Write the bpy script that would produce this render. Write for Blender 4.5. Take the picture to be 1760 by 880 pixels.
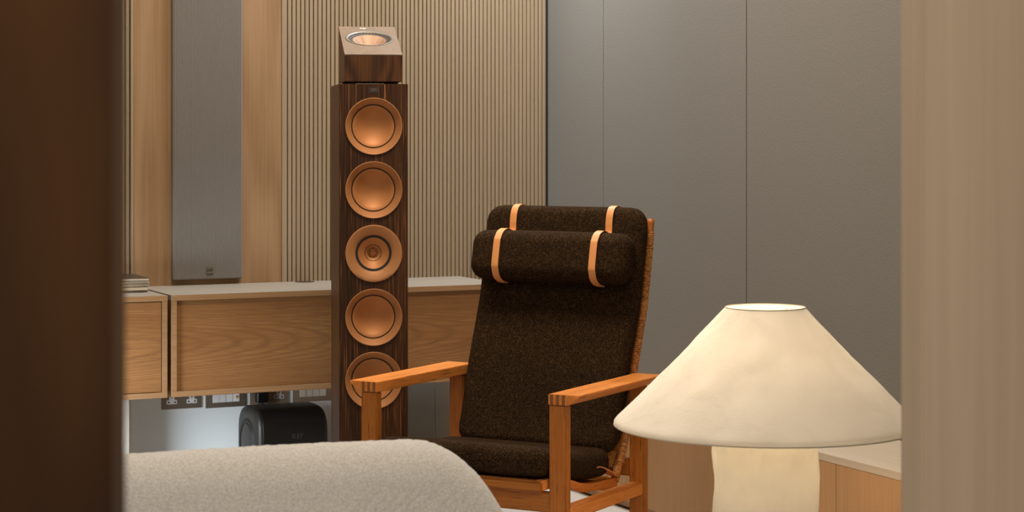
import bpy, bmesh, math, random
from mathutils import Vector, Matrix, noise
R = math.radians
random.seed(7)
for o in list(bpy.data.objects): bpy.data.objects.remove(o)
SC = bpy.context.scene
COL = SC.collection

# ------------------------------------------------------------------ camera
F, U0, VH, H, YAW = 3560., 880., 222., 1.18, R(25.27)      # focal px, principal x, horizon y, eye height
CY, SY = math.cos(YAW), math.sin(YAW)
WB, WA = 3.205*H/1.12, 6.5078*H/1.12                       # camera to right wall / to back wall
K = H/1.12
cam = bpy.data.cameras.new('camera'); camo = bpy.data.objects.new('camera', cam); COL.objects.link(camo)
camo.location = (-WB, -WA, H); camo.rotation_euler = (R(90), 0, -YAW)
cam.sensor_width = 36; cam.lens = F/1760*36; cam.shift_y = -(440-VH)/1760; cam.clip_start = .05
cam.dof.use_dof = True; cam.dof.focus_distance = 5.8; cam.dof.aperture_fstop = 10.5
SC.camera = camo
# ------------------------------------------------------------------ world, lights, exposure
w = bpy.data.worlds.new('world'); SC.world = w; w.use_nodes = True
bg = w.node_tree.nodes['Background']; bg.inputs[0].default_value = (.80, .88, 1, 1); bg.inputs[1].default_value = .11
def area(name, loc, size, power, col, target=None, spread=180):
    l = bpy.data.lights.new(name, 'AREA'); l.shape = 'RECTANGLE'; l.size, l.size_y = size; l.energy = power; l.color = col
    l.spread = R(spread)
    o = bpy.data.objects.new(name, l); COL.objects.link(o); o.location = loc
    if target is not None:
        o.rotation_euler = (Vector(target)-Vector(loc)).to_track_quat('-Z', 'Y').to_euler()
    return o
WARM = (1, .84, .66)
area('ceiling_light_front', (-1.25, -2.15, 2.84), (.7, .5), 49, WARM)
area('ceiling_light_corner', (-.40, -.72, 2.84), (.4, .3), 40, (.93, .97, 1))
area('ceiling_spot_corner', (-.60, -.60, 2.84), (.2, .2), 2.6, (.90, .96, 1), target=(0, -.30, 1.62), spread=60)
area('ceiling_light_wall', (-1.7, -.95, 2.84), (.9, .25), 18, (1, .92, .80))
area('sofa_fill_light', (-2.4, -4.5, 2.84), (.8, .5), 21, (1, .88, .74))  # added overhead fill that brightens the sofa
area('ceiling_light_entry', (-3.0, -6.5, 2.84), (.9, .4), 43, (1, .88, .74))
area('under_cabinet_fill', (-2.66, -.80, .38), (.60, .52), 7.4, (.82, .91, 1), target=(-1.45, .0, .15), spread=60)  # added cool fill for the wall under the cabinets
SC.view_settings.view_transform = 'Standard'; SC.view_settings.look = 'None'
SC.view_settings.gamma = 1; SC.view_settings.use_curve_mapping = False; SC.view_settings.exposure = 0.0

# ------------------------------------------------------------------ pixel -> room helpers
def wpt(X, Y, Z): return Vector((CY*X+SY*Y-WB, -SY*X+CY*Y-WA, Z))     # camera frame -> room frame
def at_depth(u, v, Y): return wpt((u-U0)/F*Y, Y, H-(v-VH)/F*Y)
def at_height(u, v, Z): Y = (H-Z)*F/(v-VH); return wpt((u-U0)/F*Y, Y, Z)
def on_back(u, off=0.):      # room x of a column of the photo on the back wall (off metres in front of it)
    X = (u-U0)/F; Y = (WA-off)/(CY-SY*X); return wpt(X*Y, Y, 0).x
def on_right(u, off=0.):
    X = (u-U0)/F; Y = (WB-off)/(SY+CY*X); return wpt(X*Y, Y, 0).y

# ------------------------------------------------------------------ materials
def mat(name, col, rough=.6, metal=0., spec=.5, bump=None, emit=None):
    m = bpy.data.materials.new(name); m.use_nodes = True; nt = m.node_tree; p = nt.nodes['Principled BSDF']
    p.inputs['Base Color'].default_value = (*col, 1); p.inputs['Roughness'].default_value = rough
    p.inputs['Metallic'].default_value = metal; p.inputs['Specular IOR Level'].default_value = spec
    if emit: p.inputs['Emission Color'].default_value = (*emit[:3], 1); p.inputs['Emission Strength'].default_value = emit[3]
    if bump:
        tc = nt.nodes.new('ShaderNodeTexCoord'); n = nt.nodes.new('ShaderNodeTexNoise'); b = nt.nodes.new('ShaderNodeBump')
        n.inputs['Scale'].default_value = bump[0]; n.inputs['Detail'].default_value = 4
        b.inputs['Strength'].default_value = bump[1]; b.inputs['Distance'].default_value = bump[2]
        nt.links.new(tc.outputs['Object'], n.inputs['Vector']); nt.links.new(n.outputs[0], b.inputs['Height']); nt.links.new(b.outputs[0], p.inputs['Normal'])
    return m
def wood(name, light, dark, axis='Z', rough=.5, band=9., low=(2.2, .35), fine=(160, 5), wband=.45, seed=0., spec=.25, pore=None, sharp=1., cath=None):
    """veneer: stretched fine grain plus contour bands of a stretched slow noise (cathedral figure)"""
    m = bpy.data.materials.new(name); m.use_nodes = True; nt = m.node_tree; N = nt.nodes; L = nt.links; p = N['Principled BSDF']
    p.inputs['Roughness'].default_value = rough; p.inputs['Specular IOR Level'].default_value = spec
    tc = N.new('ShaderNodeTexCoord'); oi = N.new('ShaderNodeObjectInfo')
    off = N.new('ShaderNodeVectorMath'); off.operation = 'SCALE'; off.inputs[3].default_value = 7.3
    cmb = N.new('ShaderNodeCombineXYZ'); 
    for k in range(3): L.new(oi.outputs['Random'], cmb.inputs[k])
    L.new(cmb.outputs[0], off.inputs[0])
    add = N.new('ShaderNodeVectorMath'); add.operation = 'ADD'; L.new(tc.outputs['Object'], add.inputs[0]); L.new(off.outputs[0], add.inputs[1])
    def stretched(ac, al, detail, rg, dist=0.):
        mp = N.new('ShaderNodeMapping'); s = {'X': (al, ac, ac), 'Y': (ac, al, ac), 'Z': (ac, ac, al)}[axis]
        mp.inputs['Scale'].default_value = s; mp.inputs['Location'].default_value = (seed, seed*1.7, seed*.6)
        n = N.new('ShaderNodeTexNoise'); n.inputs['Scale'].default_value = 1; n.inputs['Detail'].default_value = detail
        n.inputs['Roughness'].default_value = rg; n.inputs['Distortion'].default_value = dist
        L.new(add.outputs[0], mp.inputs[0]); L.new(mp.outputs[0], n.inputs['Vector']); return n.outputs[0]
    lo = stretched(low[0], low[1], 1.5, .4)
    mu = N.new('ShaderNodeMath'); mu.operation = 'MULTIPLY'; mu.inputs[1].default_value = band*6.283; L.new(lo, mu.inputs[0])
    si = N.new('ShaderNodeMath'); si.operation = 'SINE'; L.new(mu.outputs[0], si.inputs[0])
    mr = N.new('ShaderNodeMapRange'); mr.inputs[1].default_value = -1; mr.inputs[2].default_value = 1; L.new(si.outputs[0], mr.inputs[0])
    pw = N.new('ShaderNodeMath'); pw.operation = 'POWER'; pw.inputs[1].default_value = sharp; L.new(mr.outputs[0], pw.inputs[0])
    fi = stretched(fine[0], fine[1], 3, .6)
    cr = N.new('ShaderNodeMapRange'); cr.inputs[1].default_value = .34; cr.inputs[2].default_value = .66; L.new(fi, cr.inputs[0])
    mx = N.new('ShaderNodeMix'); mx.data_type = 'FLOAT'; mx.inputs[0].default_value = wband
    L.new(cr.outputs[0], mx.inputs[2]); L.new(pw.outputs[0], mx.inputs[3])
    cm = N.new('ShaderNodeMix'); cm.data_type = 'RGBA'; cm.inputs[6].default_value = (*dark, 1); cm.inputs[7].default_value = (*light, 1)
    L.new(mx.outputs[0], cm.inputs[0]); last = cm.outputs[2]
    if pore:
        po = stretched(pore[0], pore[1], 2, .5)
        pr = N.new('ShaderNodeMapRange'); pr.inputs[1].default_value = .60; pr.inputs[2].default_value = .72; L.new(po, pr.inputs[0])
        c2 = N.new('ShaderNodeMix'); c2.data_type = 'RGBA'; c2.inputs[7].default_value = (*pore[2], 1); L.new(pr.outputs[0], c2.inputs[0]); L.new(last, c2.inputs[6]); last = c2.outputs[2]
    if cath:      # nested arches: contours of A*(z-zc)^2 + B*(x-xc), wobbling with the slow noise
        xc, zc, A, B, dk, amt = cath
        sp_ = N.new('ShaderNodeSeparateXYZ'); L.new(tc.outputs['Object'], sp_.inputs[0])
        def mth(op, a_, b_):
            n_ = N.new('ShaderNodeMath'); n_.operation = op
            for k, q in enumerate((a_, b_)):
                if isinstance(q, (int, float)): n_.inputs[k].default_value = q
                else: L.new(q, n_.inputs[k])
            return n_.outputs[0]
        dz_ = mth('SUBTRACT', sp_.outputs[2], zc); dx_ = mth('SUBTRACT', sp_.outputs[0], xc)
        wob = mth('MULTIPLY', lo, 5.0)
        val = mth('ADD', mth('ADD', mth('MULTIPLY', mth('MULTIPLY', dz_, dz_), A), mth('MULTIPLY', dx_, B)), wob)
        ln = mth('POWER', mth('MULTIPLY_ADD', mth('SINE', mth('MULTIPLY', val, 6.283), 0), .5), 3.0)
        ln.node.inputs[0].links[0].from_node.inputs[2].default_value = .5
        c3 = N.new('ShaderNodeMix'); c3.data_type = 'RGBA'; c3.inputs[7].default_value = (*dk, 1)
        L.new(mth('MULTIPLY', mth('MULTIPLY', ln, cr.outputs[0]), amt), c3.inputs[0]); L.new(last, c3.inputs[6]); last = c3.outputs[2]
    L.new(last, p.inputs['Base Color'])
    b = N.new('ShaderNodeBump'); b.inputs['Strength'].default_value = .15; b.inputs['Distance'].default_value = .0006
    L.new(fi, b.inputs['Height']); L.new(b.outputs[0], p.inputs['Normal'])
    return m
def cloth(name, a, bcol, scale, rough=.9, bump=.5, dist=.001, lo=.35, hi=.65, aniso=(1, 1, 1), sheen=.0, big=None):
    m = bpy.data.materials.new(name); m.use_nodes = True; nt = m.node_tree; N = nt.nodes; L = nt.links; p = N['Principled BSDF']
    p.inputs['Roughness'].default_value = rough; p.inputs['Specular IOR Level'].default_value = .1
    p.inputs['Sheen Weight'].default_value = sheen
    tc = N.new('ShaderNodeTexCoord'); mp = N.new('ShaderNodeMapping'); mp.inputs['Scale'].default_value = aniso; L.new(tc.outputs['Object'], mp.inputs[0])
    n = N.new('ShaderNodeTexNoise'); n.inputs['Scale'].default_value = scale; n.inputs['Detail'].default_value = 3; L.new(mp.outputs[0], n.inputs['Vector'])
    mr = N.new('ShaderNodeMapRange'); mr.inputs[1].default_value = lo; mr.inputs[2].default_value = hi; L.new(n.outputs[0], mr.inputs[0])
    cm = N.new('ShaderNodeMix'); cm.data_type = 'RGBA'; cm.inputs[6].default_value = (*a, 1); cm.inputs[7].default_value = (*bcol, 1); L.new(mr.outputs[0], cm.inputs[0])
    L.new(cm.outputs[2], p.inputs['Base Color'])
    b = N.new('ShaderNodeBump'); b.inputs['Strength'].default_value = bump; b.inputs['Distance'].default_value = dist
    L.new(n.outputs[0], b.inputs['Height']); L.new(b.outputs[0], p.inputs['Normal'])
    return m
M = {}
M['slat'] = wood('slat_oak', (0.2978, 0.2197, 0.1405), (0.2525, 0.1825, 0.1111), 'Z', .55, 3, (3, .5), (240, 4), .25)
M['panel_oak'] = wood('panel_oak', (0.2998, 0.1835, 0.09592), (0.2142, 0.1188, 0.05426), 'Z', .5, 9, (4.2, .6), (150, 3), .6)
M['cab_front'] = wood('cabinet_front_oak', (0.2814, 0.1412, 0.05304), (0.1901, 0.08277, 0.02766), 'X', .5, 4, (4.5, .8), (170, 4), .3, pore=(420, 14, (.17, .072, .028)), cath=(-.10, .165, 700., 8., (.115, .046, .016), .62))
M['cab_case'] = wood('cabinet_case_oak', (0.304, 0.1762, 0.0845), (0.232, 0.1237, 0.05525), 'X', .5, 4, (3, .5), (170, 4), .3)
M['cab_top'] = wood('cabinet_top_oak', (0.337, 0.3021, 0.257), (0.2808, 0.244, 0.1958), 'X', .4, 4, (3, .4), (120, 3), .3)
M['groove'] = mat('slat_backing_brown', (.045, .026, .014), .8)
M['grey_wall'] = mat('grey_paint', (.66, .68, .67), .85, bump=(180, .1, .0005))
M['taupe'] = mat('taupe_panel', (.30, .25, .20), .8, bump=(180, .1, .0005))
M['black'] = mat('black_metal', (.012, .012, .013), .5)
M['black_rubber'] = mat('black_rubber', (.01, .009, .008), .7)
M['wallcloth'] = cloth('wall_fabric', (0.1492, 0.138, 0.1221), (0.2177, 0.207, 0.1872), 330, bump=.35, dist=.0008, aniso=(1, 1.2, .8))
M['joint'] = mat('joint_dark', (.03, .028, .025), .9)
M['floor'] = wood('floor_pale', (0.5916, 0.5742, 0.5394), (0.522, 0.5046, 0.4698), 'Y', .45, 3, (2, .3), (60, 2), .3)
M['ceil'] = mat('ceiling_paint', (.7, .68, .65), .9)
M['bench_front'] = wood('bench_oak', (0.4696, 0.2734, 0.1304), (0.3879, 0.2161, 0.09953), 'Z', .5, 4, (3, .4), (200, 4), .3)
M['bench_top'] = wood('bench_top_oak', (0.51, 0.425, 0.3315), (0.442, 0.357, 0.2635), 'Y', .45, 4, (3, .4), (120, 3), .3)
M['pale_post'] = wood('pale_oak', (0.6371, 0.4928, 0.3478), (0.5191, 0.3897, 0.2636), 'Z', .55, 4, (5, .35), (90, 1.5), .5)
M['dark_post'] = wood('dark_walnut', (0.1294, 0.05474, 0.01495), (0.04312, 0.01771, 0.006727), 'Z', .6, 1.6, (9, 2.6), (30, 4), .75)
M['walnut'] = wood('walnut_veneer', (0.0775, 0.029, 0.00884), (0.01364, 0.00551, 0.002184), 'Z', .4, 7, (9, .5), (330, 3.2), .30, pore=(520, 6, (.27, .11, .034)))
M['walnut_fig'] = wood('walnut_figured', (0.098, 0.03828, 0.012), (0.0245, 0.0099, 0.0039), 'Z', .4, 8, (7, 2.6), (260, 4), .6)
M['walnut_side'] = wood('walnut_side', (0.1091, 0.04325, 0.00663), (0.08656, 0.03326, 0.00507), 'Z', .45, 3, (6, .4), (200, 2), .3)
M['r_top_sheen'] = wood('baffle_veneer_sheen', (0.1665, 0.1147, 0.07366), (0.135, 0.08947, 0.0558), 'Y', .6, 6, (10, 3), (150, 5), .5)  # walnut veneer paled, the light it reflects is put into its colour
M['copper'] = mat('satin_copper', (0.4256, 0.1905, 0.06975), .6, .25)
M['copper_cone'] = mat('copper_cone', (0.4464, 0.1832, 0.056), .55, .3)
M['silver'] = mat('satin_silver', (0.168, 0.1428, 0.1134), .45, .6)
M['chair_wood'] = wood('chair_oak', (.44, .155, .028), (.30, .092, .015), 'Z', .38, 4, (8, .8), (260, 6), .3, pore=(420, 16, (.13, .042, .010)))
M['chair_wood_y_lit'] = wood('chair_oak_lengthwise_lit', (0.77, 0.2818, 0.06279), (0.55, 0.1788, 0.03289), 'Y', .36, 4, (8, .8), (260, 6), .3, pore=(420, 16, (.2, .07, .018)))  # same oak made lighter, strong light on the arms put into its colour
M['chair_wood_x'] = wood('chair_oak_crosswise', (.40, .14, .026), (.28, .088, .014), 'X', .4, 4, (8, .8), (260, 6), .3, pore=(420, 16, (.13, .042, .010)))
M['end_grain'] = mat('oak_end_grain', (.22, .075, .015), .6, bump=(500, .3, .0004))
M['cane'] = wood('cane', (.58, .25, .065), (.15, .048, .010), 'X', .45, 3, (20, 20), (190, 40), .15)
M['leather'] = mat('natural_leather', (.70, .30, .095), .5, bump=(260, .15, .0004))
M['shade_grey'] = mat('grille_grey', (.205, .185, .165), .55, .15)
M['steel'] = mat('brushed_steel', (.20, .165, .13), .4, .6)
M['steel_shaded'] = mat('brushed_steel_shaded', (.24, .18, .125), .45, .4)  # steel of the plates by the subwoofer, shade put into its colour
M['white_plastic'] = mat('white_plastic', (.66, .65, .63), .35)
M['shaded_plastic'] = mat('shaded_plastic', (.55, .49, .41), .4)  # white switch plastic with the dimness behind the subwoofer put into its colour
M['white_paint'] = mat('white_paint', (.42, .38, .32), .6)
M['amber'] = mat('amber_neon', (.55, .22, .05), .4)
M['gloss_black'] = mat('gloss_black', (.008, .007, .006), .35, spec=.25)
M['sub_grey'] = mat('satin_charcoal', (.022, .020, .017), .45, spec=.35)
M['letter_grey'] = mat('grey_print', (0.056, 0.0525, 0.04725), .5)
M['letter_light'] = mat('light_print', (.75, .70, .62), .5)
M['letter_dark'] = mat('dark_print', (.03, .025, .02), .5)
M['letter_brown'] = mat('brown_print', (.20, .09, .04), .5)
M['page'] = mat('paper_pages', (.60, .52, .40), .8, bump=(400, .4, .001))
M['cover_dark'] = mat('cover_dark', (.03, .022, .016), .35)
M['cover_brown'] = mat('cover_brown', (.20, .13, .08), .4)
M['cover_pale'] = mat('cover_pale', (.55, .47, .37), .4)

def tweed():
    m = bpy.data.materials.new('brown_tweed'); m.use_nodes = True; nt = m.node_tree; N = nt.nodes; L = nt.links; p = N['Principled BSDF']
    p.inputs['Roughness'].default_value = .95; p.inputs['Specular IOR Level'].default_value = .05
    tc = N.new('ShaderNodeTexCoord')
    n = N.new('ShaderNodeTexNoise'); n.inputs['Scale'].default_value = 620; n.inputs['Detail'].default_value = 2; L.new(tc.outputs['Object'], n.inputs['Vector'])
    n2 = N.new('ShaderNodeTexNoise'); n2.inputs['Scale'].default_value = 90; n2.inputs['Detail'].default_value = 3; L.new(tc.outputs['Object'], n2.inputs['Vector'])
    ad = N.new('ShaderNodeMath'); ad.operation = 'MULTIPLY_ADD'; ad.inputs[1].default_value = .12; L.new(n2.outputs[0], ad.inputs[0]); L.new(n.outputs[0], ad.inputs[2])
    r = N.new('ShaderNodeValToRGB'); e = r.color_ramp; L.new(ad.outputs[0], r.inputs[0])
    e.elements[0].position = .40; e.elements[0].color = (.0055, .003, .0018, 1)
    e.elements[1].position = .80; e.elements[1].color = (.15, .082, .034, 1)
    k = e.elements.new(.59); k.color = (.018, .010, .005, 1)
    L.new(r.outputs[0], p.inputs['Base Color'])
    b = N.new('ShaderNodeBump'); b.inputs['Strength'].default_value = .5; b.inputs['Distance'].default_value = .0012; L.new(n.outputs[0], b.inputs['Height']); L.new(b.outputs[0], p.inputs['Normal'])
    return m
M['tweed'] = tweed()
def paper(name, col, trans, crinkle):
    m = bpy.data.materials.new(name); m.use_nodes = True; nt = m.node_tree; N = nt.nodes; L = nt.links
    out = N['Material Output']; N.remove(N['Principled BSDF'])
    d = N.new('ShaderNodeBsdfDiffuse'); t = N.new('ShaderNodeBsdfTranslucent'); mx = N.new('ShaderNodeMixShader'); mx.inputs[0].default_value = trans
    tc = N.new('ShaderNodeTexCoord')
    n = N.new('ShaderNodeTexNoise'); n.inputs['Scale'].default_value = 9; n.inputs['Detail'].default_value = 5; n.inputs['Distortion'].default_value = .2; L.new(tc.outputs['Object'], n.inputs['Vector'])
    v = N.new('ShaderNodeTexVoronoi'); v.feature = 'DISTANCE_TO_EDGE'; v.inputs['Scale'].default_value = 7
    sc_ = N.new('ShaderNodeVectorMath'); sc_.operation = 'SCALE'; sc_.inputs[3].default_value = .10; L.new(n.outputs[1], sc_.inputs[0])
    mp = N.new('ShaderNodeVectorMath'); mp.operation = 'ADD'; L.new(tc.outputs['Object'], mp.inputs[0]); L.new(sc_.outputs[0], mp.inputs[1]); L.new(mp.outputs[0], v.inputs['Vector'])
    mr = N.new('ShaderNodeMapRange'); mr.inputs[1].default_value = 0; mr.inputs[2].default_value = .22; L.new(v.outputs[0], mr.inputs[0])
    ad = N.new('ShaderNodeMath'); ad.operation = 'MULTIPLY_ADD'; ad.inputs[1].default_value = .16; L.new(mr.outputs[0], ad.inputs[0]); L.new(n.outputs[0], ad.inputs[2])
    cm = N.new('ShaderNodeMix'); cm.data_type = 'RGBA'; cm.inputs[6].default_value = (*[c*.86 for c in col], 1); cm.inputs[7].default_value = (*col, 1); L.new(ad.outputs[0], cm.inputs[0])
    b = N.new('ShaderNodeBump'); b.inputs['Strength'].default_value = crinkle; b.inputs['Distance'].default_value = .012; L.new(ad.outputs[0], b.inputs['Height'])
    for x in (d, t): L.new(cm.outputs[2], x.inputs['Color']); L.new(b.outputs[0], x.inputs['Normal'])
    L.new(d.outputs[0], mx.inputs[1]); L.new(t.outputs[0], mx.inputs[2]); L.new(mx.outputs[0], out.inputs['Surface'])
    return m
M['paper'] = paper('shade_paper', (.82, .755, .655), .125, .42)
M['paper_base'] = paper('base_paper', (.78, .745, .665), .40, .5)
M['boucle'] = cloth('cream_boucle', (0.5264, 0.4988, 0.4575), (0.672, 0.6438, 0.5978), 260, bump=.6, dist=.002, sheen=.15)

# ------------------------------------------------------------------ mesh helpers
def link(name, me, m, parent=None, smooth=False):
    o = bpy.data.objects.new(name, me); COL.objects.link(o)
    if m is not None: me.materials.append(M[m] if isinstance(m, str) else m)
    if smooth:
        for p in me.polygons: p.use_smooth = True
    o.parent = parent
    return o
def from_bm(name, bm, m, parent=None, smooth=False):
    bmesh.ops.recalc_face_normals(bm, faces=bm.faces[:])
    me = bpy.data.meshes.new(name); bm.to_mesh(me); bm.free(); return link(name, me, m, parent, smooth)
def pyd(name, v, f, m, parent=None, smooth=False, fix=True):
    me = bpy.data.meshes.new(name); me.from_pydata([tuple(x) for x in v], [], f); me.update()
    if fix:
        bm = bmesh.new(); bm.from_mesh(me); bmesh.ops.remove_doubles(bm, verts=bm.verts[:], dist=1e-6)
        bmesh.ops.recalc_face_normals(bm, faces=bm.faces[:]); bm.to_mesh(me); bm.free()
    return link(name, me, m, parent, smooth)
def box(name, x, y, z, m, parent=None, bev=0., seg=2):
    bm = bmesh.new(); bmesh.ops.create_cube(bm, size=1)
    for v in bm.verts:
        v.co = Vector(((x[0]+x[1])/2+v.co.x*(x[1]-x[0]), (y[0]+y[1])/2+v.co.y*(y[1]-y[0]), (z[0]+z[1])/2+v.co.z*(z[1]-z[0])))
    if bev: bmesh.ops.bevel(bm, geom=bm.edges[:], offset=bev, segments=seg, affect='EDGES')
    return from_bm(name, bm, m, parent)
def prism(name, pts, a0, a1, axis, m, parent=None, bev=0., smooth=False):
    """polygon pts in the two other axes (in xyz order) extruded along axis"""
    def P(a, p): return {'X': (a, p[0], p[1]), 'Y': (p[0], a, p[1]), 'Z': (p[0], p[1], a)}[axis]
    bm = bmesh.new(); A = [bm.verts.new(P(a0, p)) for p in pts]; B = [bm.verts.new(P(a1, p)) for p in pts]; n = len(pts)
    bm.faces.new(A); bm.faces.new(B[::-1])
    for i in range(n): bm.faces.new((A[i], B[i], B[(i+1) % n], A[(i+1) % n]))
    bmesh.ops.recalc_face_normals(bm, faces=bm.faces[:])
    if bev: bmesh.ops.bevel(bm, geom=bm.edges[:], offset=bev, segments=2, affect='EDGES')
    return from_bm(name, bm, m, parent, smooth)
def lathe(name, prof, m, parent=None, n=64, smooth=True, mtx=None, close=False):
    """profile of (radius, height) turned about local z"""
    v = []; f = []; k = len(prof)
    for i in range(n):
        a = 2*math.pi*i/n
        for r, h in prof: v.append(Vector((r*math.cos(a), r*math.sin(a), h)))
    for i in range(n):
        j = (i+1) % n
        for q in range(k-1 if not close else k):
            q2 = (q+1) % k; f.append((i*k+q, j*k+q, j*k+q2, i*k+q2))
    if mtx: v = [mtx @ x for x in v]
    me = bpy.data.meshes.new(name); me.from_pydata([tuple(x) for x in v], [], f)
    bm = bmesh.new(); bm.from_mesh(me); bmesh.ops.remove_doubles(bm, verts=bm.verts[:], dist=1e-6); bmesh.ops.recalc_face_normals(bm, faces=bm.faces[:]); bm.to_mesh(me); bm.free()
    return link(name, me, m, parent, smooth)
def rbox_bm(h, r, n, k=4):
    """rounded box, half sizes h, radius r, n interior cuts per axis"""
    bm = bmesh.new()
    def ticks(hh, nn):
        inner = hh-r; t = [-inner-r*math.tan(math.pi/4*i/k)/1 for i in range(k, 0, -1)]
        t += [-inner+2*inner*i/nn for i in range(nn+1)] + [inner+r*math.tan(math.pi/4*i/k) for i in range(1, k+1)]
        return t
    T = [ticks(h[i], n[i]) for i in range(3)]
    def fix(p):
        q = Vector([max(-(h[i]-r), min(h[i]-r, p[i])) for i in range(3)]); d = p-q
        return q+d.normalized()*r if d.length > 1e-9 else p
    for ax in range(3):
        i, j = [(1, 2), (0, 2), (0, 1)][ax]
        for s in (-1, 1):
            g = []
            for a in T[i]:
                row = []
                for b in T[j]:
                    p = Vector((0, 0, 0)); p[ax] = s*h[ax]; p[i] = a; p[j] = b; row.append(bm.verts.new(fix(p)))
                g.append(row)
            for a in range(len(g)-1):
                for b in range(len(g[0])-1): bm.faces.new((g[a][b], g[a+1][b], g[a+1][b+1], g[a][b+1]))
    bmesh.ops.remove_doubles(bm, verts=bm.verts[:], dist=1e-6)
    return bm
def tube(name, pts, rad, m, parent=None, n=8, smooth=True, cap=True):
    pts = [Vector(p) for p in pts]; v = []; f = []
    rads = rad if isinstance(rad, (list, tuple)) else [rad]*len(pts)
    up0 = Vector((1, .02, .01)).normalized()
    for i, p in enumerate(pts):
        d = (pts[min(i+1, len(pts)-1)]-pts[max(i-1, 0)]).normalized()
        if abs(d.dot(up0)) > .95: up0 = Vector((.01, 1, .02)).normalized()
        a = d.cross(up0).normalized(); b = d.cross(a)
        for q in range(n): t = 2*math.pi*q/n; v.append(p+(a*math.cos(t)+b*math.sin(t))*rads[i])
    for i in range(len(pts)-1):
        for q in range(n): f.append((i*n+q, i*n+(q+1) % n, (i+1)*n+(q+1) % n, (i+1)*n+q))
    if cap: f.append(tuple(range(n))); f.append(tuple((len(pts)-1)*n+q for q in range(n)))
    return pyd(name, v, f, m, parent, smooth)
def ribbon(name, path, width, thick, m, parent=None, xoff=0., skew=None):
    """strap along (y,z) path, width along x; skew = x shift per point"""
    v = []; f = []; n = len(path)
    for i, (y, z) in enumerate(path):
        d = Vector((path[min(i+1, n-1)][0]-path[max(i-1, 0)][0], path[min(i+1, n-1)][1]-path[max(i-1, 0)][1])).normalized()
        nn = Vector((-d.y, d.x)); sx = xoff+(skew[i] if skew else 0); wd = width[i] if isinstance(width, list) else width
        for s, t in ((-1, -1), (1, -1), (1, 1), (-1, 1)):
            v.append((sx+s*wd/2, y+nn.x*t*thick/2, z+nn.y*t*thick/2))
    for i in range(n-1):
        for q in range(4): f.append((i*4+q, i*4+(q+1) % 4, (i+1)*4+(q+1) % 4, (i+1)*4+q))
    f += [(0, 1, 2, 3), tuple((n-1)*4+q for q in range(4))]
    return pyd(name, v, f, m, parent)
def smooth_path(p, n):
    """Catmull-Rom through 2-D or 3-D points"""
    p = [Vector(q) for q in p]; out = []
    for i in range(len(p)-1):
        a, b, c, d = p[max(i-1, 0)], p[i], p[i+1], p[min(i+2, len(p)-1)]
        for k in range(n):
            t = k/n; out.append(.5*((2*b)+(c-a)*t+(2*a-5*b+4*c-d)*t*t+(3*b-a-3*c+d)*t**3))
    out.append(p[-1]); return out
def lettering(name, s, size, m, parent, mtx, depth=.0003, align='CENTER', bold=0.):
    cu = bpy.data.curves.new(name, 'FONT'); cu.body = s; cu.size = size; cu.align_x = align; cu.align_y = 'CENTER'; cu.extrude = depth; cu.offset = bold
    t = bpy.data.objects.new('tmp', cu); COL.objects.link(t)
    dg = bpy.context.evaluated_depsgraph_get(); me = bpy.data.meshes.new_from_object(t.evaluated_get(dg)); bpy.data.objects.remove(t)
    me.transform(mtx); return link(name, me, m, parent)
def arc_lettering(name, s, size, m, parent, radius, mid, mtx, top=True, step=None):
    """letters set round a circle, joined to one print"""
    bm = bmesh.new(); step = step or size*.62/radius; n = len(s)
    for i, ch in enumerate(s):
        if ch == ' ': continue
        cu = bpy.data.curves.new('c', 'FONT'); cu.body = ch; cu.size = size; cu.align_x = 'CENTER'; cu.extrude = .0001
        t = bpy.data.objects.new('tmp', cu); COL.objects.link(t); dg = bpy.context.evaluated_depsgraph_get()
        me = bpy.data.meshes.new_from_object(t.evaluated_get(dg)); bpy.data.objects.remove(t)
        a = mid+(-(i-(n-1)/2)*step if top else (i-(n-1)/2)*step)
        me.transform(mtx @ Matrix.Translation((radius*math.cos(a), radius*math.sin(a), 0)) @ Matrix.Rotation(a-math.pi/2+(0 if top else math.pi), 4, 'Z'))
        bm.from_mesh(me); bpy.data.meshes.remove(me)
    me = bpy.data.meshes.new(name); bm.to_mesh(me); bm.free(); return link(name, me, m, parent)
def thing(name, label, cat, loc=(0, 0, 0), rz=0., group=None):
    o = bpy.data.objects.new(name, None); COL.objects.link(o); o.location = loc; o.rotation_euler = (0, 0, rz); o.empty_display_size = .1
    return tag(o, label, cat, group)
def tag(o, label, cat, group=None):
    o['label'] = label; o['category'] = cat
    if group: o['group'] = group
    return o
def struct(o): o['kind'] = 'structure'; return o
FRONT = Matrix.Rotation(R(90), 4, 'X')         # local xy plane -> xz plane, facing -y

# ------------------------------------------------------------------ room shell
ZT = .617*K; ZCB = .308*K; CF = .40*K; BZ = .3135*K; BX = -(3.205-2.90)*K
struct(box('floor', (-5.2, .12), (-7.6, .12), (-.05, 0), 'floor'))
struct(box('ceiling', (-5.2, .12), (-7.6, .12), (2.9, 2.95), 'ceil'))
wall = struct(box('wall_back', (-5.2, .12), (0, .12), (0, 2.9), 'grey_wall'))
D = .016
uL, uR = on_back(222), on_back(488)
box('slat_backing', (uR, -.011), (-.002, .001), (ZT-.03, 2.9), 'groove', wall)
box('slat_backing', (-2.56, uL), (-.002, .001), (ZT-.03, 2.9), 'groove', wall)
s0 = on_back(494.4, D); s1 = on_back(932.2, D); pitch = (s1-s0)/59.
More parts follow.
